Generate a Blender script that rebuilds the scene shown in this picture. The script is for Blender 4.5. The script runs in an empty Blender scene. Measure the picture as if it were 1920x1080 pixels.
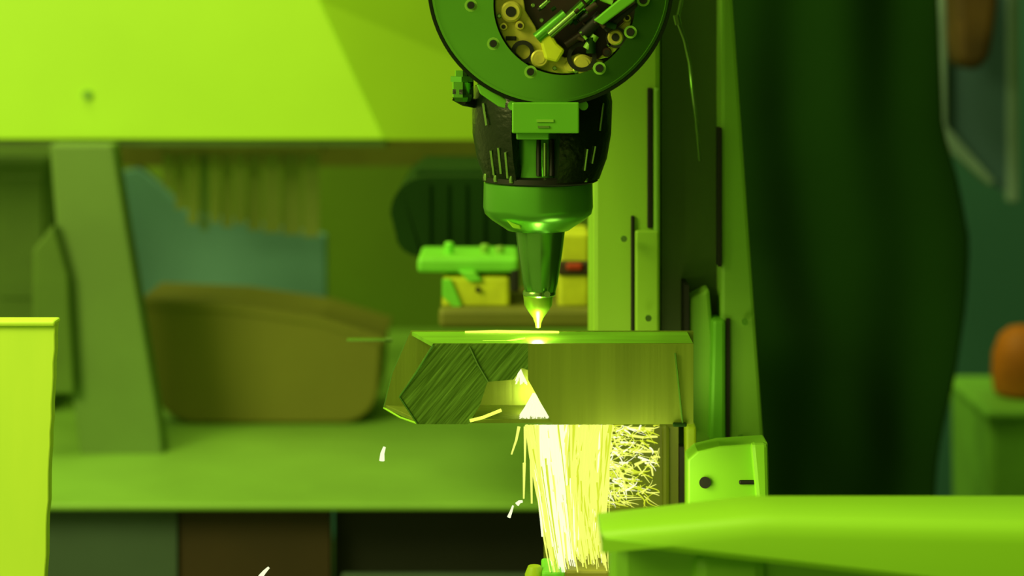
import bpy, bmesh, math, random
from mathutils import Vector, Matrix
random.seed(7)
C = bpy.context.scene.collection
PI = math.pi
# ------------------------------------------------------------------ camera
CAMD, CAMZ, K = 1.6, 0.22, 0.00025          # distance to the cutting plane (y = 0), height, metres per pixel per metre
cam = bpy.data.cameras.new('camera'); co = bpy.data.objects.new('camera', cam); C.objects.link(co)
co.location = (0, -CAMD, CAMZ); co.rotation_euler = (PI/2, 0, 0)
cam.lens = 75; cam.sensor_width = 36; cam.shift_y = -550/1920
cam.clip_start = 0.05; cam.clip_end = 50
cam.dof.use_dof = True; cam.dof.focus_distance = 1.58; cam.dof.aperture_fstop = 4.2
sc = bpy.context.scene; sc.camera = co
sc.view_settings.view_transform = 'Standard'; sc.view_settings.look = 'None'
sc.view_settings.exposure = 0.0; sc.view_settings.gamma = 1.0; sc.view_settings.use_curve_mapping = False
# ------------------------------------------------------------------ light
w = bpy.data.worlds.new('world'); sc.world = w; w.use_nodes = True
w.node_tree.nodes['Background'].inputs[0].default_value = (0.74, 0.95, 0.16, 1)
w.node_tree.nodes['Background'].inputs[1].default_value = 0.46
def area(name, loc, target, size, power, col, sy=None):
    l = bpy.data.lights.new(name, 'AREA'); l.energy = power; l.color = col
    l.shape = 'RECTANGLE'; l.size = size; l.size_y = sy or size
    o = bpy.data.objects.new(name, l); C.objects.link(o); o.location = loc
    o.rotation_euler = (Vector(target)-Vector(loc)).to_track_quat('-Z', 'Y').to_euler()
    return o
area('key_light', (-1.5, -1.0, 1.0), (-0.1, 0.3, 0.0), 0.9, 34, (0.98, 1.0, 0.30))
area('ceiling_light', (-0.9, 0.5, 2.2), (-0.6, 0.7, -0.3), 1.6, 34, (0.98, 1.0, 0.32), 0.5)
# ------------------------------------------------------------------ helpers
def sx(px, y): return (px-960)*K*(CAMD+y)
def sz(py, y): return CAMZ-(py+10)*K*(CAMD+y)
def S(y): return K*(CAMD+y)
def P(px, py, y): return Vector((sx(px, y), y, sz(py, y)))
def lin(c):
    return tuple(((v/255)/12.92 if v/255 <= .04045 else ((v/255+.055)/1.055)**2.4) for v in c)
MATS = {}
def mat(name, rgb, rough=.6, metal=0., var=.12, vs=14., bump=.0, bs=60., scale=(1, 1, 1), emit=None, es=1., rgb2=None, rot=(0, 0, 0), dist=0.):
    m = bpy.data.materials.new(name); m.use_nodes = True; nt = m.node_tree; N = nt.nodes; L = nt.links
    b = N['Principled BSDF']; a = lin(rgb)
    c1 = tuple(min(1, v*(1+var)) for v in a)+(1,); c2 = tuple(v*(1-var) for v in a)+(1,)
    if rgb2: c1 = a+(1,); c2 = lin(rgb2)+(1,)
    tc = N.new('ShaderNodeTexCoord'); mp = N.new('ShaderNodeMapping'); mp.inputs['Scale'].default_value = scale
    mp.inputs['Rotation'].default_value = rot
    if any(rot): mp.vector_type = 'TEXTURE'
    L.new(tc.outputs['Object'], mp.inputs['Vector'])
    n = N.new('ShaderNodeTexNoise'); n.inputs['Scale'].default_value = vs; n.inputs['Detail'].default_value = 4
    n.inputs['Distortion'].default_value = dist
    L.new(mp.outputs[0], n.inputs['Vector'])
    r = N.new('ShaderNodeValToRGB'); r.color_ramp.elements[0].position = .35; r.color_ramp.elements[1].position = .65
    r.color_ramp.elements[0].color = c2; r.color_ramp.elements[1].color = c1
    L.new(n.outputs['Fac'], r.inputs[0]); L.new(r.outputs[0], b.inputs['Base Color'])
    b.inputs['Roughness'].default_value = rough; b.inputs['Metallic'].default_value = metal
    if bump:
        n2 = N.new('ShaderNodeTexNoise'); n2.inputs['Scale'].default_value = bs; L.new(mp.outputs[0], n2.inputs['Vector'])
        bp = N.new('ShaderNodeBump'); bp.inputs['Strength'].default_value = bump; bp.inputs['Distance'].default_value = .002
        L.new(n2.outputs['Fac'], bp.inputs['Height']); L.new(bp.outputs[0], b.inputs['Normal'])
    if emit:
        b.inputs['Emission Color'].default_value = lin(emit)+(1,); b.inputs['Emission Strength'].default_value = es
    if rough > .8: b.inputs['Specular IOR Level'].default_value = .15
    MATS[name] = m; return m
class MB:
    def __init__(s): s.bm = bmesh.new()
    def box(s, x0, x1, y0, y1, z0, z1, rot=None):
        vs = [Vector((x, y, z)) for x in (x0, x1) for y in (y0, y1) for z in (z0, z1)]
        if rot: c, M = rot; vs = [c+M@(v-c) for v in vs]
        v = [s.bm.verts.new(p) for p in vs]
        for f in ((0,1,3,2),(4,6,7,5),(0,4,5,1),(2,3,7,6),(0,2,6,4),(1,5,7,3)): s.bm.faces.new([v[i] for i in f])
        return s
    def pbox(s, x0, x1, y0, y1, fy, dep):                 # pixel rectangle at depth fy, real thickness dep behind it
        return s.box(sx(x0, fy), sx(x1, fy), fy, fy+dep, sz(y1, fy), sz(y0, fy))
    def poly(s, pts, fy, dep):                            # outline in pixels at depth fy, extruded straight back
        a = [s.bm.verts.new(P(x, y, fy)) for x, y in pts]; b = [s.bm.verts.new(P(x, y, fy)+Vector((0, dep, 0))) for x, y in pts]
        n = len(pts); s.bm.faces.new(a); s.bm.faces.new(b[::-1])
        for i in range(n): s.bm.faces.new([a[i], b[i], b[(i+1) % n], a[(i+1) % n]])
        return s
    def flat(s, pts, z0, z1):                             # outline in plan, extruded up
        a = [s.bm.verts.new((x, y, z0)) for x, y in pts]; b = [s.bm.verts.new((x, y, z1)) for x, y in pts]
        n = len(pts); s.bm.faces.new(a); s.bm.faces.new(b[::-1])
        for i in range(n): s.bm.faces.new([a[i], b[i], b[(i+1) % n], a[(i+1) % n]])
        return s
    def lathe(s, prof, c, axis='Z', n=48, a0=0, a1=2*PI):  # prof: (radius, offset along axis)
        full = abs(a1-a0-2*PI) < 1e-6; m = n if full else n+1; rings = []
        for r, h in prof:
            ring = []
            for i in range(m):
                a = a0+(a1-a0)*i/n
                if axis == 'Z': p = Vector((c[0]+r*math.sin(a), c[1]-r*math.cos(a), c[2]+h))
                elif axis == 'Y': p = Vector((c[0]+r*math.cos(a), c[1]+h, c[2]+r*math.sin(a)))
                else: p = Vector((c[0]+h, c[1]+r*math.cos(a), c[2]+r*math.sin(a)))
                ring.append(s.bm.verts.new(p))
            rings.append(ring)
        for k in range(len(rings)-1):
            for i in range(m if full else m-1):
                j = (i+1) % m; s.bm.faces.new([rings[k][i], rings[k][j], rings[k+1][j], rings[k+1][i]])
        for ring in (rings[0], rings[-1]):
            if full: s.bm.faces.new(ring)
        return s
    def tube(s, pts, r, n=8, r1=None):
        pts = [Vector(p) for p in pts]; prev = None; m = len(pts); up = Vector((0, 1, 0)) if abs((pts[-1]-pts[0]).normalized().y) < .9 else Vector((1, 0, 0))
        first = None
        for k, p in enumerate(pts):
            t = (pts[min(k+1, m-1)]-pts[max(k-1, 0)]).normalized(); u = t.cross(up).normalized(); v = t.cross(u)
            rr = r if r1 is None else r+(r1-r)*k/(m-1)
            ring = [s.bm.verts.new(p+rr*(math.cos(2*PI*i/n)*u+math.sin(2*PI*i/n)*v)) for i in range(n)]
            if prev:
                for i in range(n): j = (i+1) % n; s.bm.faces.new([prev[i], prev[j], ring[j], ring[i]])
            else: first = ring
            prev = ring
        s.bm.faces.new(first); s.bm.faces.new(prev); return s
    def build(s, name, m, parent=None, bevel=0, smooth=False, loc=None):
        bmesh.ops.recalc_face_normals(s.bm, faces=s.bm.faces)
        me = bpy.data.meshes.new(name)
        org = parent['_o'] if parent is not None and '_o' in parent else (Vector(loc) if loc else None)
        if org is not None:
            org = Vector(org)
            for v in s.bm.verts: v.co -= org
        s.bm.to_mesh(me); s.bm.free()
        o = bpy.data.objects.new(name, me); C.objects.link(o); me.materials.append(m if not isinstance(m, str) else MATS[m])
        if parent is not None:
            o.parent = parent
            if parent.type == 'MESH' and '_w' in parent: o['_w'] = parent['_w']
            o['_o'] = list(org) if org is not None else [0, 0, 0]
        elif loc: o.location = loc; o['_o'] = list(loc)
        else: o['_o'] = [0, 0, 0]
        if smooth:
            for p in me.polygons: p.use_smooth = True
            try: me.set_sharp_from_angle(angle=R(35))
            except Exception: pass
        if bevel:
            b = o.modifiers.new('bevel', 'BEVEL'); b.width = bevel; b.segments = 2; b.limit_method = 'ANGLE'
        return o
def R(d): return math.radians(d)
def tag(o, label, cat=None, group=None, kind=None):
    if label: o['label'] = label
    if cat: o['category'] = cat
    if group: o['group'] = group
    if kind: o['kind'] = kind
    return o
def thing(name, label, cat, loc, group=None):
    o = bpy.data.objects.new(name, None); C.objects.link(o); o.location = loc; o['_o'] = list(loc); o.empty_display_size = .02
    return tag(o, label, cat, group)
def struct(o): o['kind'] = 'structure'; return o
# ------------------------------------------------------------------ materials
mat('panel_lime', (190, 244, 60), .45, var=.05, vs=3)
mat('wall_olive', (114, 148, 36), .8, var=.12, vs=3)
mat('floor', (60, 85, 45), .7, var=.2, vs=5)
mat('wall_teal', (76, 138, 138), .8, var=.08, vs=2)
mat('bed', (128, 178, 70), .55, var=.10, vs=5)
mat('bed_dark', (22, 30, 20), .7, var=.2)
mat('slate', (66, 88, 78), .7, var=.12, vs=6)
mat('dark_brown', (58, 42, 20), .7, var=.2, vs=6)
mat('tub', (122, 122, 40), .6, var=.08, vs=5)
mat('sheet_blue', (112, 166, 172), .6, var=.10, vs=4)
mat('strip', (146, 162, 78), .5, var=.12, vs=6)
mat('post', (106, 140, 70), .6, var=.10, vs=5)
mat('dark_green', (22, 54, 12), .85, var=.15, vs=8)
mat('cabinet_green', (84, 116, 40), .7, var=.1)
mat('curtain', (18, 52, 6), .95, var=.10, vs=4)
mat('column', (152, 204, 60), .5, var=.08, vs=8, scale=(1, 1, .2))
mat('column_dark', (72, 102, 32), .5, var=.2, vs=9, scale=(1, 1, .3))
mat('column_strip', (128, 184, 60), .5, var=.12, vs=9, scale=(1, 1, .2))
mat('black', (8, 12, 8), .6, var=.3)
mat('disc', (116, 184, 70), .11, .92, var=.06, vs=10)
mat('rim', (14, 30, 12), .3, .4)
mat('head_green', (104, 180, 62), .28, .6, var=.06)
mat('plate_green', (110, 190, 48), .4, .2, var=.05)
mat('black_plastic', (12, 24, 10), .3, .0, var=.3, bump=.3, bs=200)
mat('steel', (150, 190, 110), .25, .9, var=.1)
mat('nozzle', (112, 168, 82), .22, .85, var=.1)
mat('brass', (206, 196, 84), .4, .35, var=.2, vs=60)
mat('maroon', (34, 16, 14), .5, var=.4, vs=40)
mat('copper_tip', (170, 210, 70), .3, .6)
mat('tube_steel', (132, 150, 55), .45, .6, var=.10, vs=40, scale=(1.2, 1, .04), bump=.2, bs=120)
mat('tube_brushed', (120, 160, 66), .35, .6, vs=230, scale=(.5, 1, 9), rot=(0, R(40), 0), rgb2=(78, 112, 32), bump=.5, bs=170)
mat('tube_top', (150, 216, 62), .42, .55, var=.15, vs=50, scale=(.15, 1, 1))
mat('yellow', (205, 215, 40), .5, var=.15, vs=30)
mat('bright_green', (120, 215, 60), .5, var=.1, vs=20)
mat('red', (170, 50, 20), .5)
mat('brown', (108, 110, 34), .6, var=.15)
mat('beam', (156, 220, 50), .4, var=.05, vs=3)
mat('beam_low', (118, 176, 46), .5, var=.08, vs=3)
mat('bracket', (136, 204, 46), .45, var=.06, vs=8)
mat('lime_sheet', (214, 255, 84), .5, var=.06, vs=8, scale=(3, 1, .5))
mat('plate_back', (122, 134, 34), .55, var=.2, vs=12, scale=(2, 1, .3))
mat('yellow_strip', (170, 200, 30), .5, var=.1)
mat('pale_frame', (130, 160, 160), .6)
mat('hood_glass', (80, 112, 130), .3, var=.08, vs=4)
mat('orange', (200, 112, 20), .6, var=.2, vs=20)
mat('orange_brown', (92, 66, 30), .7, var=.3, vs=20)
mat('green_box', (136, 204, 80), .6)
mat('spark', (0, 0, 0), .5, emit=(246, 254, 110), es=1.0, var=0)
mat('spark_hot', (0, 0, 0), .5, emit=(255, 255, 205), es=1.1, var=0)
mat('spark_dim', (0, 0, 0), .5, emit=(228, 246, 50), es=.85, var=0)
mat('spark_white', (0, 0, 0), .5, emit=(245, 255, 205), es=1.1, var=0)
mat('hot_edge', (235, 245, 110), .5, emit=(225, 245, 100), es=.75, var=.1)
# ------------------------------------------------------------------ setting
struct(MB().box(-2.6, 2.2, 3.6, 3.7, -1.1, 2.4).build('wall_back', 'wall_teal'))
struct(MB().box(2.2, 2.3, -2.7, 3.7, -1.2, 2.4).build('shade_wall_right', 'dark_green'))  # unseen dark wall, added to darken the right sides of the metal
struct(MB().box(.10, 2.2, -2.7, -2.6, -1.2, 2.4).build('shade_wall_front', 'dark_green'))  # dark slab added behind the camera so the disc reflects darkness on its right
struct(MB().box(-2.6, 2.2, -.9, 3.7, -1.2, -1.1).build('floor', 'floor'))
# ------------------------------------------------------------------ enclosure panel (upper left)
yP = 1.0
enc = thing('enclosure_panel', 'large bright lime upper enclosure panel behind the cutting head, folded along a slanting crease', 'panel', P(500, 262, yP))
MB().poly([(-260, -420), (560, -420), (600, 0), (722, 262), (-260, 262)], yP, .03).build('flat_sheet', 'panel_lime', enc, bevel=.002)
q = MB()
a = [P(600, 0, yP), P(722, 262, yP), P(560, -420, yP)]
sh = Vector((.30, .20, 0))
p1, p2, p0 = a[0], a[1], a[2]
f = [p0, p1, p2, P(1200, 262, yP+.24), P(1200, -360, yP+.24)]
va = [q.bm.verts.new(v) for v in f]; vb = [q.bm.verts.new(v+Vector((0, .03, 0))) for v in f]
q.bm.faces.new(va); q.bm.faces.new(vb[::-1])
for i in range(5): q.bm.faces.new([va[i], vb[i], vb[(i+1) % 5], va[(i+1) % 5]])
q.build('folded_sheet', 'panel_lime', enc)
MB().box(sx(-260, yP), sx(722, yP), yP+.005, yP+.12, sz(276, yP), sz(264, yP)).build('bottom_lip', 'column_dark', enc)
MB().lathe([(.0, 0), (.006, 0), (.006, .004), (.0, .004)][1:3], P(163, 178, yP-.004), 'Y', 16).build('bolt', 'column_strip', enc)
MB().box(sx(-260, yP), sx(1250, yP), yP+.45, yP+.5, sz(312, 1.45), sz(200, 1.45)).build('rear_rail', 'brown', enc)
# back wall of the open bay: olive inner panel
rb = MB().box(sx(-300, 1.9), sx(1330, 1.9), 1.9, 1.95, -.33, .5).build('bay_back_panel', 'wall_olive')
tag(rb, 'flat dull olive rear panel closing the bay behind the tub and strips', 'panel')
# ------------------------------------------------------------------ machine bed
zB = -.329
bed = thing('machine_bed', 'long green machine bed with a dark lower front under its edge', 'machine bed', (-.35, .7, zB))
MB().box(sx(-200, .7), sx(1240, .7), .7, 1.9, zB-.008, zB).build('bed_top', 'bed', bed, bevel=.003)
MB().box(sx(-100, .72), sx(332, .74), .74, .77, -.8, zB-.008).build('lower_panel', 'slate', bed)['label'] = 'slate grey lower panel'
MB().box(sx(334, .74), sx(618, .74), .745, .77, -.8, zB-.008).build('lower_panel', 'dark_brown', bed)['label'] = 'dark brown lower panel'
MB().box(sx(622, .74), sx(1240, .74), .78, .80, -.8, zB-.008).build('lower_panel', 'black', bed)['label'] = 'black recessed lower panel'
MB().box(sx(-100, .72), sx(1240, .74), .8, 1.8, -1.1, -.8).build('plinth', 'bed_dark', bed)
MB().box(sx(640, .70), sx(1030, .70), .70, .712, sz(1100, .70), sz(1078, .70)).build('lower_ledge', 'slate', bed, bevel=.002)
# brown tub with rounded bottom
yT = 1.12
tub = thing('storage_tub', 'olive brown round-bottomed tub standing on the machine bed', 'tub', P(490, 800, yT))
def arc(cx, cy, rx, ry, a0, a1, n): return [(cx+rx*math.cos(R(a0+(a1-a0)*i/n)), cy+ry*math.sin(R(a0+(a1-a0)*i/n))) for i in range(n+1)]
yT = 1.125
body = [(266, 572), (440, 580), (600, 604), (716, 640)]+arc(640, 724, 70, 70, 0, 90, 8)+arc(370, 724, 80, 70, 90, 170, 8)
MB().poly(body, yT, .16).build('tub_body', 'tub', tub, bevel=.004)
MB().poly([(262, 562), (440, 570), (602, 594), (722, 632), (718, 646), (600, 610), (440, 586), (264, 578)], yT-.004, .168).build('tub_rim', 'tub', tub, bevel=.001)
# blue sheet
bs = MB().poly([(222, 322), (262, 312), (300, 345), (350, 398), (612, 440), (612, 700), (280, 700)], 1.45, .02)
o = bs.build('blue_sheet', 'sheet_blue', bevel=.004)
tag(o, 'blue-green sheet leaning upright behind the brown tub', 'sheet')
MB().poly([(250, 690), (640, 690), (640, 712), (250, 712)], 1.42, .08).build('sheet_foot', 'brown', o)
# vertical strips
st = thing('strip_curtain', 'pale olive strip curtain hanging under the lime panel in front of the blue sheet', 'curtain', P(450, 275, 1.3))
MB().box(sx(300, 1.3), sx(606, 1.3), 1.29, 1.33, sz(286, 1.3), sz(262, 1.3)).build('hanging_rail', 'brown', st)
xs = [304, 326, 350, 374, 392, 414, 438, 462, 492, 528, 566, 600]
for i in range(len(xs)-1):
    b_ = [352, 392, 420, 432, 418, 426, 420, 432, 436, 440, 444][i]
    MB().pbox(xs[i]+2, xs[i+1]-2, 280, b_, 1.3+(.006 if i % 2 else 0), .004).build('strip', 'strip' if i not in (3,) else 'post', st)
# slanted post
po = thing('slanted_post', 'pale green slanted flat post at the left of the bay', 'post', P(230, 900, 1.0))
MB().poly([(92, 270), (212, 270), (236, 420), (300, 800), (306, 857), (150, 857), (120, 620)], .95, .04).build('post_body', 'post', po, bevel=.004)
MB().poly([(60, 470), (100, 420), (128, 520), (140, 740), (60, 740)], .93, .02).build('gusset_plate', 'cabinet_green', po, bevel=.004)
# dark side block far left
o = MB().box(sx(-200, 1.2), sx(96, 1.2), 1.2, 1.4, zB, sz(290, 1.2)).build('side_cabinet', 'cabinet_green', bevel=.01)
tag(o, 'dark green cabinet at the far left edge under the lime panel', 'cabinet')
MB().pbox(0, 80, 330, 560, 1.196, .01).build('door', 'cabinet_green', o, bevel=.002)
# ------------------------------------------------------------------ rear chuck behind the nozzle
yC = .62
ch = thing('rear_motor', 'dark green rounded motor block behind and left of the nozzle', 'motor', P(870, 470, yC))
MB().poly(arc(800, 400, 68, 68, 180, 270, 8)+[(1060, 332), (1060, 482), (790, 482)]+arc(792, 440, 50, 42, 90, 180, 6), yC+.05, .3).build('motor_body', 'dark_green', ch, bevel=.015)
MB().pbox(780, 1000, 318, 336, yC+.09, .2).build('top_cover', 'dark_green', ch, bevel=.003)
for k in range(5): MB().pbox(800+k*34, 806+k*34, 345, 470, yC+.046, .01).build('fin', 'dark_green', ch)
cl = thing('clamp_plate', 'bright green clamp plate with upright pegs, left of the nozzle', 'clamp', P(870, 512, yC-.12))
yy = yC-.12
MB().pbox(782, 972, 484, 512, yy, .10).build('plate', 'bright_green', cl, bevel=.004)
for px, h in ((842, 456), (909, 460), (937, 464)):
    MB().lathe([(7*S(yy), 0), (9*S(yy), .001), (9*S(yy), (486-h)*S(yy)), (6*S(yy), (489-h)*S(yy))], P(px, 486, yy+.04), 'Z', 12).build('peg', 'bright_green' if px < 900 else 'column_strip', cl, smooth=True)
MB().poly([(858, 508), (890, 508), (905, 528), (880, 530)], yy-.004, .02).build('web', 'bright_green', cl, bevel=.002)
yb = thing('jaw_block', 'yellow clamp jaw block below the bright green plate', 'clamp jaw', P(890, 578, yy))
MB().pbox(829, 956, 519, 578, yy+.002, .09).build('block', 'yellow', yb, bevel=.004)
MB().lathe([(5*S(yy), 0), (5*S(yy), .006)], P(896, 544, yy-.003), 'Y', 12).build('bolt', 'black', yb)
MB().poly([(829, 524), (845, 524), (866, 574), (852, 578), (829, 556)], yy-.003, .006).build('chamfer', 'bright_green', yb, bevel=.001)
MB().pbox(957, 974, 505, 548, yy, .07).build('side_stop', 'black', yb, bevel=.002)
yr = thing('jaw_post', 'yellow upright clamp post with a red band, right of the nozzle', 'clamp post', P(1078, 580, yy))
MB().pbox(1046, 1106, 436, 578, yy+.002, .07).build('post_block', 'yellow', yr, bevel=.004)
MB().pbox(1044, 1108, 490, 517, yy-.004, .08).build('band', 'dark_brown', yr, bevel=.003)
MB().pbox(1062, 1092, 494, 507, yy-.008, .006).build('red_mark', 'red', yr, bevel=.002)
o = MB().pbox(822, 1230, 579, 616, yy-.02, .16).build('support_ledge', 'brown', bevel=.005)
tag(o, 'brown ledge under the yellow jaws, just above the tube', 'ledge')

# ------------------------------------------------------------------ column right of the head
yk = .14
col = thing('machine_column', 'tall green machine column with dark slots standing right of the cutting head', 'column', P(1270, 945, yk))
MB().poly([(1112, -120), (1238, -120), (1238, 1150), (1112, 1150)], yk, .12).build('face_panel', 'column', col, bevel=.004)
MB().pbox(1214, 1224, 165, 428, yk-.003, .006).build('slot', 'black', col, bevel=.001)
MB().pbox(1183, 1190, 405, 622, yk-.003, .006).build('slot', 'black', col, bevel=.001)
MB().pbox(1191, 1236, 432, 640, yk-.006, .008).build('side_rail', 'column', col, bevel=.002)
MB().pbox(1226, 1238, 165, 1100, yk-.005, .008).build('edge_strip', 'column_strip', col, bevel=.002)
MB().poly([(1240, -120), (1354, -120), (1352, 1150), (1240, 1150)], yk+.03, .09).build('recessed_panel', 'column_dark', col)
MB().poly([(1352, -120), (1366, -120), (1442, 960), (1442, 1150), (1352, 1150)], yk-.01, .13).build('outer_strip', 'column_strip', col, bevel=.004)
MB().pbox(1347, 1353, 240, 500, yk-.014, .02).build('slot', 'black', col)
MB().pbox(1362, 1369, 598, 835, yk-.014, .01).build('slot', 'black', col)
MB().pbox(1284, 1292, 535, 798, yk-.010, .05).build('slot', 'black', col)
MB().poly([(1293, 560), (1330, 540), (1345, 700), (1345, 850), (1293, 850)], yk-.004, .03).build('lower_rail', 'column_strip', col, bevel=.003)
MB().poly([(1336, 600), (1361, 600), (1361, 830), (1330, 830)], yk-.018, .03).build('guide_rail', 'plate_green', col, bevel=.003)
for px, py in ((1397, 604), (1216, 597), (1390, 822), (1170, 448)):
    MB().lathe([(6*S(yk), 0), (6*S(yk), .004), (3*S(yk), .006)], P(px, py, yk-.02), 'Y', 12).build('bolt', 'steel', col)
# cable
cb = MB().tube([P(1283, -60, .10), P(1278, 0, .09), P(1270, 38, .08), P(1284, 75, .08), P(1293, 118, .085), P(1297, 160, .09), P(1304, 215, .11), P(1312, 300, .14)], 3.2*S(.1), 8)
o = cb.build('hose', 'steel', smooth=True); tag(o, 'thin pale hose hanging down beside the round head housing', 'hose')
MB().tube([P(1268, 28, .078), P(1272, 46, .078)], 6*S(.1), 10).build('ferrule', 'steel', o)
# bracket at foot
br = thing('corner_bracket', 'bright green corner bracket with two dark holes at the foot of the column', 'bracket', P(1370, 945, .02))
MB().poly([(1290, 1040), (1290, 862), (1308, 846), (1350, 836), (1440, 830), (1446, 1040)], .0, .03).build('bracket_plate', 'bracket', br, bevel=.0015)
MB().lathe([(11*S(0), 0), (9*S(0), .004)], P(1322, 905, -.003), 'Y', 20).build('bolt_hole', 'black', br)
MB().pbox(1386, 1420, 901, 909, -.002, .004).build('slot_hole', 'black', br, bevel=.001)
MB().poly([(1408, 832), (1440, 832), (1444, 1000), (1424, 1000)], -.006, .01).build('rib', 'bracket', br, bevel=.003)
# catch plate under tube
cp = thing('catch_plate', 'olive catch plate under the tube, right of the falling sparks', 'plate', P(1210, 940, .08))
MB().pbox(960+60, 1272, 800, 1150, .09, .01).build('plate_sheet', 'plate_back', cp)
MB().pbox(1274, 1284, 838, 1150, .085, .012).build('edge_gap', 'black', cp)
MB().pbox(1286, 1306, 800, 1150, .07, .02).build('edge_strip', 'yellow_strip', cp, bevel=.002)
MB().pbox(1242, 1256, 800, 1150, .084, .01).build('fold', 'plate_back', cp, bevel=.003)
# ------------------------------------------------------------------ foreground beam, bottom right
def swept(name, m, prof_fn, x0, x1, n, parent=None, **kw):
    q = MB(); rows = []
    for i in range(n+1):
        t = i/n; x = x0+(x1-x0)*t
        rows.append([q.bm.verts.new((x, y, z)) for y, z in prof_fn(t)])
    for i in range(n):
        for j in range(len(rows[0])):
            k = (j+1) % len(rows[0]); q.bm.faces.new([rows[i][j], rows[i+1][j], rows[i+1][k], rows[i][k]])
    q.bm.faces.new(rows[0]); q.bm.faces.new(rows[-1])
    return q.build(name, m, parent, smooth=True, **kw)
yF = -.30
bm_ = thing('guard_beam', 'out-of-focus bright green guard beam across the lower right foreground', 'beam', P(1600, 1100, yF))
def prof(t):
    top = sz(1000-34*min(1, t*3.5), yF-.0); low = sz(1022+95*t, yF); r = .012; y0 = yF-.03*t
    pts = [(yF+.06, low), (yF+.06, top-.004), (yF+.05, top)]
    pts += [(y0+r-r*math.sin(R(a)), top-r+r*math.cos(R(a))) for a in (0, 30, 60, 90)]
    pts += [(y0, low+.004), (y0+.004, low)]
    return pts
swept('beam_cap', 'beam', prof, sx(1128, yF), sx(2150, yF), 24, bm_)
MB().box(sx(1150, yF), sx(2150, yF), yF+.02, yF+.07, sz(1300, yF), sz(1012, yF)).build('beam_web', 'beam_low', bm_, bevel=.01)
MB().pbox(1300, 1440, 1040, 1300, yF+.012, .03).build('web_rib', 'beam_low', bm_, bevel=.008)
# ------------------------------------------------------------------ lime sheet bottom left
ls = thing('lime_guard_sheet', 'bright lime sheet guard standing in the lower left corner', 'guard', P(50, 1080, 0))
edge = []
for i in range(25):
    t = i/24; edge.append((105-27*t+random.uniform(-1.4, 1.4), 604+t*620))
MB().poly([(-120, 604)]+edge+[(-120, 1224)], 0, .012).build('sheet', 'lime_sheet', ls, bevel=.001)
MB().pbox(-120, 103, 602, 612, -.004, .02).build('top_hem', 'lime_sheet', ls, bevel=.0015)
for t, s_ in ((.06, 3), (.22, 2), (.38, 2), (.52, 4), (.6, 3)):
    MB().pbox(101-24*t*1.4, 104-24*t*1.4, 604+t*620, 604+t*620+s_*3, .013, .004).build('burr', 'dark_green', ls)
# ------------------------------------------------------------------ dark curtain on the right
def curtain():
    q = MB(); rows = []; yv = 1.0; nx, nz = 70, 40
    rb_ = [(-160, 1752), (0, 1758), (240, 1764), (340, 1792), (450, 1812), (560, 1806), (700, 1786), (850, 1752), (950, 1735), (1250, 1700)]
    for k in range(nz+1):
        py = -160+1410*k/nz
        for a_, b_ in zip(rb_, rb_[1:]):
            if a_[0] <= py <= b_[0]: rx_ = a_[1]+(b_[1]-a_[1])*(py-a_[0])/(b_[0]-a_[0])
        row = []
        for i in range(nx+1):
            t = i/nx; px = 1290+(rx_-1290)*t
            fold = .007*math.sin(t*17+.6*math.sin(k*.13))+.008*math.sin(t*9-k*.16)
            dg = (px-1430)-(py-560)*.62
            fold += -.05*math.exp(-(dg/95)**2)*max(0, min(1, (py-480)/160))
            row.append(q.bm.verts.new(P(px, py, yv)+Vector((0, fold, 0))))
        rows.append(row)
    for k in range(nz):
        for i in range(nx): q.bm.faces.new([rows[k][i], rows[k][i+1], rows[k+1][i+1], rows[k+1][i]])
    o = q.build('dark_curtain', 'curtain', smooth=True)
    s_ = o.modifiers.new('thick', 'SOLIDIFY'); s_.thickness = .006
    return tag(o, 'tall dark green hanging curtain filling the right side behind the column', 'curtain')
cu = curtain()
MB().tube([P(1250, -160, 1.0), P(1790, -160, 1.0)], .015, 10).build('curtain_rod', 'steel', cu)
# hood frame, upper right
hd = thing('window_hood', 'pale framed tapering hood in the upper right corner', 'hood', P(1835, 300, 1.5))
yh = 1.5
MB().poly([(1770, -120), (1900, -120), (1900, 370), (1858, 345), (1806, 290), (1772, 240)], yh+.02, .02).build('hood_panel', 'hood_glass', hd)
MB().poly([(1756, -120), (1774, -120), (1776, 236), (1866, 340), (1858, 350), (1790, 290), (1760, 240)], yh, .03).build('hood_frame', 'pale_frame', hd, bevel=.003)
MB().pbox(1892, 1912, -120, 380, yh, .03).build('side_bar', 'pale_frame', hd, bevel=.003)
ob = tag(MB().poly([(1784, -120), (1886, -120), (1872, 20), (1858, 110), (1830, 136), (1796, 120)], yh-.12, .08).build('hanging_sack', 'orange_brown', bevel=.012),
    'brown blurred sack hanging in front of the pale framed hood', 'sack')
MB().tube([P(1836, -140, yh-.09), P(1836, -118, yh-.09)], .006, 8).build('cord', 'steel', ob)
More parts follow.
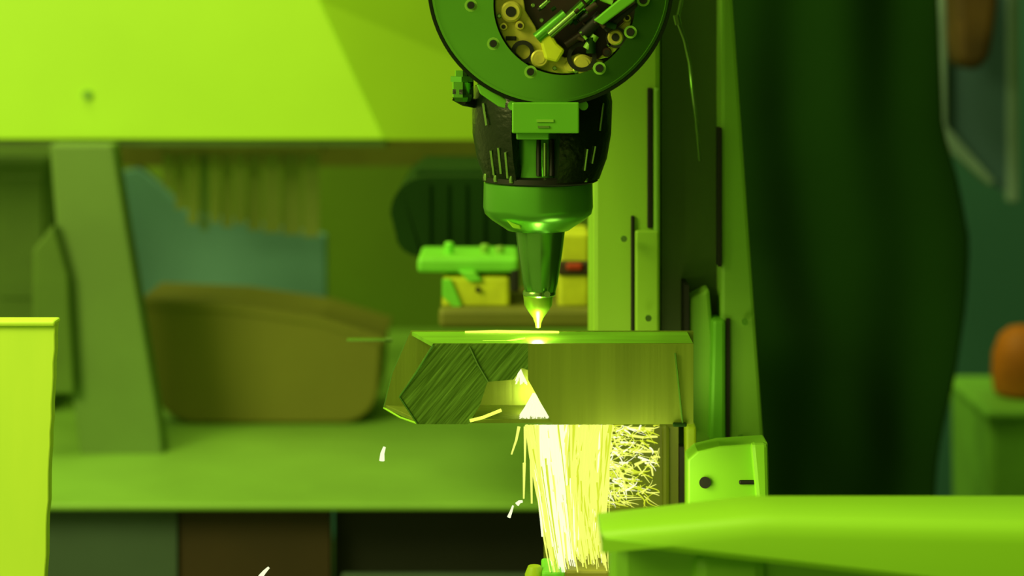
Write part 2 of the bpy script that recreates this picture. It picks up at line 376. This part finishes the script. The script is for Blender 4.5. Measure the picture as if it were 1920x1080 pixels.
# orange thing on green box, right edge
yo = 1.3
bx_ = thing('green_bin', 'green bin at the right edge under the orange drum', 'bin', P(1890, 935, yo))
MB().poly([(1852, 780), (1990, 780), (1984, 1400), (1862, 1400)], yo, .25).build('bin_body', 'green_box', bx_, bevel=.01)
MB().pbox(1848, 1994, 770, 790, yo-.01, .27).build('lid', 'green_box', bx_, bevel=.006)
od = thing('orange_drum', 'orange rounded drum standing on the green bin at the right edge', 'drum', P(1918, 770, yo+.1))
s0 = S(yo+.1)
MB().lathe([(40*s0, 0), (54*s0, 8*s0), (58*s0, 40*s0), (56*s0, 80*s0), (44*s0, 112*s0), (26*s0, 128*s0), (8*s0, 132*s0)], (sx(1918, yo+.1), yo+.1, sz(770, yo-.01)), 'Z', 32).build('drum_body', 'orange', od, smooth=True)
0 and MB().lathe([(60*s0, 34*s0), (60*s0, 46*s0)], (sx(1918, yo+.1), yo+.1, sz(770, yo-.01)), 'Z', 32).build('band', 'dark_brown', od)
# ------------------------------------------------------------------ cutting head
hd_ = thing('cutting_head', 'round-housed cutting head with black collar and tapering nozzle above the square tube', 'cutting head', P(1010, 612, 0))
cx0 = 1013; yD = -.055; s = S(yD)
dc = P(1032, -31, yD)
def ring_plate(name, m, c1, r1, c2, r2, y0, y1, parent, n=96):
    q = MB(); L = []
    for (c, r, y) in ((c1, r1, y0), (c2, r2, y0), (c2, r2, y1), (c1, r1, y1)):
        L.append([q.bm.verts.new((c[0]+r*math.cos(2*PI*i/n), y, c[1]+r*math.sin(2*PI*i/n))) for i in range(n)])
    for k in range(4):
        for i in range(n): j = (i+1) % n; q.bm.faces.new([L[k][i], L[k][j], L[(k+1) % 4][j], L[(k+1) % 4][i]])
    return q.build(name, m, parent, smooth=True)
hs = MB().lathe([(231*s, .02), (231*s, .075), (215*s, .09)], (dc.x, yD, dc.z), 'Y', 96).build('disc_housing', 'rim', hd_, smooth=True)
wc = P(1058, 8, yD)
ring_plate('cover_plate', 'disc', (dc.x, dc.z), 224*s, (wc.x, wc.z), 133*s, yD, yD+.018, hd_)
ring_plate('outer_rim', 'rim', (dc.x, dc.z), 231*s, (dc.x, dc.z), 225*s, yD-.003, yD+.022, hd_)
ring_plate('bright_lip', 'disc', (dc.x, dc.z), 224*s, (dc.x, dc.z), 219*s, yD-.002, yD+.002, hd_)
for px, py in ((883, 10), (925, 82), (995, 135), (1124, 128), (1182, 60), (1206, 0)):
    r_ = ring_plate('screw_seat', 'column_strip', (sx(px, yD), sz(py, yD)), 12*s, (sx(px, yD), sz(py, yD)), 8*s, yD-.0015, yD+.003, hd_, 24)
    MB().lathe([(7*s, 0), (7*s, .002), (3.5*s, .003)], P(px, py, yD-.004), 'Y', 12).build('screw', 'black', r_)
# internals
yi = yD+.016
inn = MB().lathe([(133*s, 0), (133*s, .004)], (wc.x, yi, wc.z), 'Y', 64).build('inner_floor', 'maroon', hd_)
def scallop(pts_in, a0, a1, ro, n=28):
    o_ = [(1058+ro*math.cos(R(a0+(a1-a0)*i/n)), 8+ro*math.sin(R(a0+(a1-a0)*i/n))) for i in range(n+1)]
    return o_+pts_in
MB().poly(scallop([(1085, 100), (1060, 108), (1035, 96), (1022, 90), (1012, 74), (1004, 50), (985, 20), (978, -30)], 200, 55, 130), yi-.005, .005).build('brass_plate', 'brass', hd_, bevel=.0008)
MB().poly(scallop([(1120, 112), (1140, 92), (1150, 60), (1172, 40)], 14, 50, 130, 10), yi-.006, .006).build('brass_plate', 'brass', hd_, bevel=.0008)
def boss(px, py, r, m='brass', hole='black', h=.006, rh=.5):
    o = MB().lathe([(r*s, h), (r*s, .001), (r*.82*s, 0)], P(px, py, yi-.005-h), 'Y', 24).build('boss', m, hd_, smooth=True)
    MB().lathe([(r*rh*s, .001), (r*rh*s, 0)], P(px, py, yi-.0055-h), 'Y', 16).build('bore', hole, o)
boss(958, 22, 20); boss(975, 48, 9, hole='maroon'); boss(1012, 110, 17, rh=.55, hole='brass'); boss(1154, 70, 15)
boss(1092, 122, 20, h=.004, hole='brass', rh=.6); boss(1070, 124, 12, h=.003, hole='brass'); boss(1112, 124, 11, h=.003, hole='brass')
boss(944, 50, 8); boss(1176, 34, 8); boss(1000, 132, 6, 'steel'); boss(1138, 98, 9, 'maroon')
for px, py, r in ((980, 97, 22), (1090, 106, 28), (1154, 70, 20)):
    ring_plate('seal_ring', 'black', (sx(px, yi), sz(py, yi)), r*s, (sx(px, yi), sz(py, yi)), (r-8)*s, yi-.010, yi-.004, hd_, 28)
MB().pbox(948, 968, 68, 76, yi-.007, .003).build('key_slot', 'black', hd_, bevel=.0005)
MB().poly([(1010, 66), (1034, 64), (1046, 82), (1060, 94), (1046, 118), (1022, 112), (1016, 90)], yi-.014, .012).build('brass_lug', 'yellow', hd_, bevel=.002)
def rod(a, b, r, m, y=yi-.012): MB().tube([P(a[0], a[1], y), P(b[0], b[1], y)], r*s, 14).build('barrel', m, hd_, smooth=True)
rod((1006, 72), (1060, 26), 11, 'head_green'); rod((1030, 66), (1078, 24), 8, 'steel', yi-.02); rod((1062, 40), (1120, -14), 12, 'disc'); rod((1090, 66), (1128, 30), 13, 'black')
rod((1060, 84), (1100, 58), 8, 'maroon'); rod((1100, 92), (1116, 66), 8, 'column_strip'); rod((1108, 70), (1108, 100), 9, 'dark_green')
MB().poly([(1113, 38), (1176, -14), (1196, -14), (1190, 2), (1130, 47)], yi-.026, .01).build('bright_bar', 'plate_green', hd_, bevel=.001)
MB().poly([(1130, 52), (1194, 4), (1196, 12), (1138, 62)], yi-.018, .01).build('dark_bar', 'black', hd_, bevel=.001)
rr = random.Random(11)
for k in range(26):
    t = rr.uniform(0, 2*PI); q_ = rr.uniform(8, 78); px = 1086+q_*math.cos(t); py = 22+q_*.75*math.sin(t)
    if px < 1004: continue
    an = R(rr.choice((-40, -35, 50, 20))); L_ = rr.uniform(8, 24)
    rod((px, py), (px+L_*math.cos(an), py+L_*math.sin(an)), rr.uniform(2.5, 6), rr.choice(('dark_green', 'maroon', 'steel', 'black', 'column_strip', 'dark_brown')), yi-rr.uniform(.008, .024))
for px, py in ((1000, 10), (1016, 38), (1142, 84), (1168, 92), (1080, 134), (1040, 128), (936, 30), (1120, 120)):
    MB().lathe([(4.5*s, .003), (4.5*s, .001), (3*s, 0)], P(px, py, yi-.010), 'Y', 10).build('small_screw', 'steel', hd_)
# small bits under the disc
MB().poly([(893, 158), (905, 160), (962, 194), (958, 206), (935, 200), (900, 176)], -.045, .02).build('disc_strut', 'plate_green', hd_, bevel=.001)
for px in (961, 1094):
    MB().lathe([(9*s, 0), (9*s, .004), (5*s, .005)], P(px, 198, -.052), 'Y', 14).build('clamp_screw', 'plate_green', hd_)
fx = MB().lathe([(16*S(-.02), 0), (20*S(-.02), 8*S(-.02)), (20*S(-.02), 40*S(-.02)), (15*S(-.02), 46*S(-.02)), (15*S(-.02), 58*S(-.02))], P(868, 190, -.02), 'Z', 12).build('side_fitting', 'disc', hd_)
MB().lathe([(22*S(-.02), 0), (22*S(-.02), 9*S(-.02))], P(868, 176, -.02), 'Z', 6).build('hex_nut', 'black_plastic', fx)
MB().lathe([(24*S(-.02), 0), (24*S(-.02), 10*S(-.02))], P(866, 153, -.02), 'Z', 6).build('hex_nut', 'head_green', fx)
MB().tube([P(852, 180, -.02), P(870, 190, -.02), P(900, 196, -.01)], 9*S(-.02), 10).build('elbow', 'black_plastic', fx, smooth=True)
# collar
cc = (sx(cx0, 0), 0, 0); s1 = S(0)
def zz(py, c=0): return sz(py, 0)
def zl(prof, name, m, par=hd_, a0=0, a1=2*PI, cxp=cx0, n=64):
    return MB().lathe([(r*s1, sz(py, 0)) for r, py in prof], (sx(cxp, 0), 0, 0), 'Z', n, a0, a1).build(name, m, par, smooth=True)
zl([(62, 120), (80, 190), (80, 300), (90, 338)], 'core_body', 'head_green', cxp=1004)
def shell(name, a0, a1):
    q = MB(); pr = [(126, 160), (132, 190), (130, 250), (122, 296), (108, 334)]; inner = [(r-26, p) for r, p in pr]
    pts = pr+inner[::-1]; n = 20; rings = []
    for i in range(n+1):
        a = a0+(a1-a0)*i/n
        rings.append([q.bm.verts.new((sx(1016, 0)+r*s1*math.sin(a), -r*s1*math.cos(a), sz(p, 0))) for r, p in pts])
    for i in range(n):
        for j in range(len(pts)): k = (j+1) % len(pts); q.bm.faces.new([rings[i][j], rings[i+1][j], rings[i+1][k], rings[i][k]])
    q.bm.faces.new(rings[0]); q.bm.faces.new(rings[-1])
    o = q.build(name, 'black_plastic', hd_, smooth=True); return o
shL = shell('collar_shell', -R(160), -R(26)); shR = shell('collar_shell', R(14), R(160))
def collar_pt(px, py, dr=2):
    r = (132 if py < 200 else 130-(py-250)*.17 if py < 296 else 122-(py-296)*.37)+dr
    dx = px-1016; return Vector((sx(px, 0), -math.sqrt(max(1, r*r-dx*dx))*s1, sz(py, 0)))
for px, y0, y1, sh_ in ((921, 276, 322, shL), (935, 270, 318, shL), (948, 278, 326, shL), (907, 190, 230, shL), (1098, 272, 312, shR), (1113, 268, 300, shR), (1128, 190, 240, shR)):
    MB().tube([collar_pt(px, y0), collar_pt(px-(px-1016)*.06, y1)], 2.4*s1, 6).build('rib', 'steel', sh_, smooth=True)
for px, y0, y1 in ((1010, 262, 330), (1034, 262, 330), (968, 262, 326)):
    MB().tube([P(px, y0, -.031), P(px, y1, -.034)], 5*s1, 8).build('core_slot', 'black', hd_)
MB().tube([P(1022, 268, -.036), P(1022, 330, -.036)], 3.5*s1, 8).build('core_rib', 'steel', hd_, smooth=True)
pl = MB().pbox(960, 1086, 192, 250, -.062, .02).build('front_plate', 'plate_green', hd_, bevel=.001)
MB().pbox(1006, 1038, 224, 229, -.063, .0015).build('faint_mark', 'column_strip', pl)
MB().pbox(1008, 1030, 236, 240, -.063, .0015).build('faint_mark', 'steel', pl)
MB().pbox(968, 1030, 248, 262, -.058, .016).build('plate_foot', 'head_green', pl, bevel=.001)
zl([(100, 326), (108, 329), (108, 338), (102, 341)], 'lower_ring', 'black')
for a in (-70, -50, -30, 50):
    MB().lathe([(4*s1, -.002), (5*s1, .0), (4*s1, .003)], (sx(1013, 0)+108*s1*math.sin(R(a)), -108*s1*math.cos(R(a)), sz(330, 0)), 'Z', 10).build('set_screw', 'steel', hd_, smooth=True)
zl([(98, 339), (102, 342), (103, 388), (100, 400), (88, 411), (68, 424), (58, 431), (44, 433)], 'nozzle_holder', 'head_green', cxp=1009)
MB().poly([(944, 398), (956, 400), (974, 416), (978, 430), (962, 428), (950, 414)], -.030, .012).build('glint_block', 'beam', hd_, bevel=.001)  # lime block added in place of the bright reflection under the nozzle holder
zl([(48, 428), (46, 436), (42, 470), (33, 530), (29, 546)], 'nozzle_cone', 'nozzle', cxp=1013)
zl([(30, 545), (31, 548), (31, 552), (28, 555)], 'nozzle_band', 'steel', cxp=1011)
zl([(28, 554), (26, 572), (20, 582), (10, 596), (6, 606), (5, 614)], 'nozzle_tip', 'copper_tip', cxp=1009)
MB().lathe([(6*s1, 0), (6*s1, .002)], P(1026, 552, -.015), 'Y', 12).build('tip_screw', 'steel', hd_)
# carriage above frame that carries the head
MB().box(sx(930, 0), sx(1130, 0), .0, .12, sz(-120, 0), .5).build('carriage', 'column', hd_, bevel=.004)
# ------------------------------------------------------------------ square tube
zt, zb_ = -.037, -.0960; t_ = .003; yf, ybk = -.03, .03
tb = thing('square_tube', 'hollow square steel tube being cut, with a notched slanting left end', 'metal tube', (sx(1000, 0), 0, zb_))
def fpoly(pts): return pts
frontL = [(812, 646), (1000, 646), (978, 690), (915, 712), (880, 795), (782, 795), (749, 744)]
xr = 1300
MB().poly([(812, 644.6), (990, 644.6), (990, 694), (978, 690), (962, 712), (914, 716), (900, 760), (878, 795.4), (782, 795.4), (749, 744)], yf, t_).build('front_wall', 'tube_brushed', tb)
MB().poly([(990, 644.6), (xr, 644.6), (xr, 795.4), (1037, 795.4), (1004, 737), (990, 712)], yf, t_).build('front_wall', 'tube_steel', tb)
MB().poly([(770, 621), (xr, 621), (xr, 764), (720, 764), (736, 700)], ybk-t_, t_).build('back_wall', 'tube_steel', tb)
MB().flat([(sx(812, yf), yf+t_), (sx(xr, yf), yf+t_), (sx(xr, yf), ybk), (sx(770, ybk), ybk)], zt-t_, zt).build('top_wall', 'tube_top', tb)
MB().flat([(sx(782, yf), yf+t_), (sx(xr, yf), yf+t_), (sx(xr, yf), ybk), (sx(720, ybk), ybk)], zb_, zb_+t_).build('bottom_wall', 'tube_steel', tb, bevel=.0004)
def edge_line(pts, y, r, m='hot_edge', nm='cut_edge'):
    MB().tube([P(px, py, y if not isinstance(y, (list, tuple)) else y[i]) for i, (px, py) in enumerate(pts)], r*s1, 6).build(nm, m, tb, smooth=True)
edge_line([(720, 765), (736, 700), (770, 622)], .03, 1.6, 'nozzle')
edge_line([(812, 647), (780, 700), (749, 744)], -.031, 1.6, 'nozzle')
edge_line([(720, 765), (751, 783), (782, 794)], [.03, 0, -.03], 1.8, 'beam')
edge_line([(749, 744), (782, 794)], -.031, 1.5, 'nozzle')
edge_line([(880, 650), (896, 684), (915, 716)], -.0315, 2.2, 'steel', 'notch_edge')
edge_line([(881, 789), (905, 783), (940, 769)], -.0315, 3.0, 'hot_edge', 'notch_edge')
edge_line([(872, 624), (930, 622), (1048, 624)], .022, 3.2, 'hot_edge', 'kerf')
edge_line([(905, 640), (950, 640), (985, 634)], -.015, 1.6, 'hot_edge', 'kerf')
MB().pbox(1262, 1288, 794, 801, -.034, .02).build('end_pin', 'dark_green', tb, bevel=.001)
MB().tube([P(1266, 662, -.032), P(1280, 795, -.032)], 2*s1, 6).build('end_seam', 'steel', tb)
o = MB().box(sx(650, .3), sx(722, .3), .3, .31, sz(640, .3), sz(637, .3)).build('thin_rod', 'steel'); tag(o, 'thin pale rod end just left of the tube top', 'rod')
MB().lathe([(.002, 0), (.002, .006)], (sx(722, .3), .305, sz(638.5, .3)), 'X', 8).build('rod_tip', 'steel', o)
# ------------------------------------------------------------------ sparks
def streak(q, a, b, y0, y1, r, bend=0, n=4):
    pts = []
    for i in range(n+1):
        t = i/n; pts.append(P(a[0]+(b[0]-a[0])*t+bend*math.sin(PI*t), a[1]+(b[1]-a[1])*t, y0+(y1-y0)*t))
    q.tube(pts, r*s1, 5, r1=r*s1*.35)
rnd = random.Random(3)
hot, mid, dim = MB(), MB(), MB()
def lf(py): return 985+(1032-985)*(py-795)/280
def rt(py):
    for a_, b_, c_, d_ in ((795, 1150, 850, 1128), (850, 1128, 930, 1118), (930, 1118, 1075, 1142)):
        if a_ <= py <= c_: return b_+(d_-b_)*(py-a_)/(c_-a_)
    return 1142
for i in range(760):
    u = rnd.random(); y0 = rnd.choice((rnd.uniform(796, 1000), 797)); y1 = min(1073, y0+rnd.uniform(60, 260))
    a = lf(y0)+(rt(y0)-lf(y0))*u; b = lf(y1)+(rt(y1)-lf(y1))*min(1, max(0, u+rnd.uniform(-.05, .05)))
    q = hot if (.12 < u < .5 and rnd.random() < .75) else (mid if rnd.random() < .72 else dim if rnd.random() < .7 else hot)
    d = rnd.uniform(-.025, .03); streak(q, (a, y0), (b, y1), d, d+rnd.uniform(-.01, .01), rnd.uniform(1.2, 3.6), rnd.uniform(-3, 3))
# cone inside the notch
for i in range(90):
    u = rnd.uniform(-1, 1); y0 = rnd.uniform(737, 760)
    d = rnd.uniform(-.026, -.01); streak(hot, (1001+u*4*(y0-735)/12, y0), (999+u*34, rnd.uniform(784, 793)), d, d, rnd.uniform(1.5, 3.6))
for i in range(26):
    u = rnd.uniform(-1, 1); streak(hot, (975+u, rnd.uniform(690, 700)), (977+u*12, rnd.uniform(712, 722)), -.02, -.02, rnd.uniform(1.2, 2.6))
# tangled sparks bouncing on the right
for i in range(430):
    x0 = 1112+118*rnd.random()**1.45; y0 = rnd.uniform(798, 945)
    an = rnd.choice((rnd.uniform(-12, 30), rnd.uniform(-12, 30), rnd.uniform(40, 80), rnd.uniform(-60, -30))); L_ = rnd.uniform(12, 44)
    if x0 > 1175 and rnd.random() < .5: continue
    streak(rnd.choice((hot, mid, mid, dim, dim)), (x0, y0), (min(1236, x0+L_*math.cos(R(an))), min(952, max(797, y0+L_*math.sin(R(an))))), .03, .05, rnd.uniform(.7, 2.2), rnd.uniform(-8, 8), 5)
sp = hot.build('spark_shower', 'spark_hot')
tag(sp, 'dense shower of white and yellow sparks pouring down under the tube', 'sparks', kind='stuff')
sp2 = mid.build('yellow_sparks', 'spark', sp); sp2['kind'] = 'stuff'
sp3 = dim.build('faint_sparks', 'spark_dim', sp); sp3['kind'] = 'stuff'
def spark(pts, y, r, label, m='spark_white', grp=None, cat='spark'):
    o = MB().tube([P(px, py, y) for px, py in pts], r*s1, 6, r1=r*s1*.5).build('flying_spark', m, smooth=True)
    tag(o, label, cat, grp); return o
G = 'stray sparks left of the shower'
spark([(716, 864), (717, 850), (721, 838)], -.02, 5, 'lone white spark floating below the left end of the tube')
spark([(488, 1082), (496, 1072), (504, 1064)], -.02, 4.5, 'small white spark at the bottom edge over the dark brown panel')
spark([(954, 970), (958, 960), (962, 948)], -.01, 3.4, 'short pale spark at the top of the black recess, left of the shower')
spark([(969, 946), (974, 941), (980, 940)], -.01, 4.2, 'tiny round spark beside the shower at the bed edge')
spark([(973, 800), (968, 825), (959, 852)], -.01, 3, 'short curved spark leaving the tube furthest left', 'spark', G)
spark([(985, 800), (984, 870)], -.01, 3.2, 'second straight yellow spark from the left under the tube', 'spark', G)
spark([(983, 868), (982, 935)], -.008, 3, 'thin upright spark directly below another left of the shower', 'spark', G)
spark([(996, 800), (996, 880), (997, 944)], -.01, 3.4, 'long upright spark close to the left edge of the shower', 'spark', G)
spark([(1003, 820), (1010, 920), (1017, 1006)], -.012, 3.6, 'longest slanting white spark ending in front of the black recess', 'spark_white', G)
for k, (pts, lb) in enumerate(((((1170, 803), (1226, 803)), 'topmost level spark just under the tube, right of the shower'), (((1175, 815), (1204, 820), (1233, 819)), 'second level spark below the tube, right of the shower'),
        (((1180, 846), (1234, 847)), 'third level spark below the tube, against the catch plate'), (((1148, 870), (1190, 886)), 'slanting spark crossing the middle of the catch plate'),
        (((1190, 872), (1208, 864), (1222, 878), (1224, 892)), 'hooked spark at the right of the catch plate'))):
    spark(pts, .045, 3.2, lb, 'spark', 'level sparks right of the shower')
# catch block at the bottom of the stream
cbk = thing('catch_block', 'small green and brown catch block at the foot of the spark shower', 'block', P(1065, 1090, 0))
MB().pbox(1060, 1142, 1070, 1140, -.03, .08).build('brown_block', 'brown', cbk, bevel=.002)
MB().lathe([(16*s1, -.03), (18*s1, 0), (12*s1, .006)], P(1002, 1076, 0), 'Z', 16).build('round_stud', 'yellow_strip', cbk, smooth=True)
MB().pbox(1016, 1062, 1072, 1140, -.01, .04).build('green_block', 'bright_green', cbk, bevel=.002)
# spark light: glow of the cut itself
def pt(loc, e, r=.01):
    l = bpy.data.lights.new('cut_glow', 'POINT'); l.energy = e; l.color = (1, 1, .35); l.shadow_soft_size = r
    o = bpy.data.objects.new('cut_glow', l); C.objects.link(o); o.location = loc
pt(P(1008, 618, -.008), .05, .004)
pt(P(1000, 770, -.005), .12, .01)
pt(P(1195, 935, -.06), .38, .04)
for o in bpy.data.objects:
    for k in ('_o', '_w'):
        if k in o: del o[k]
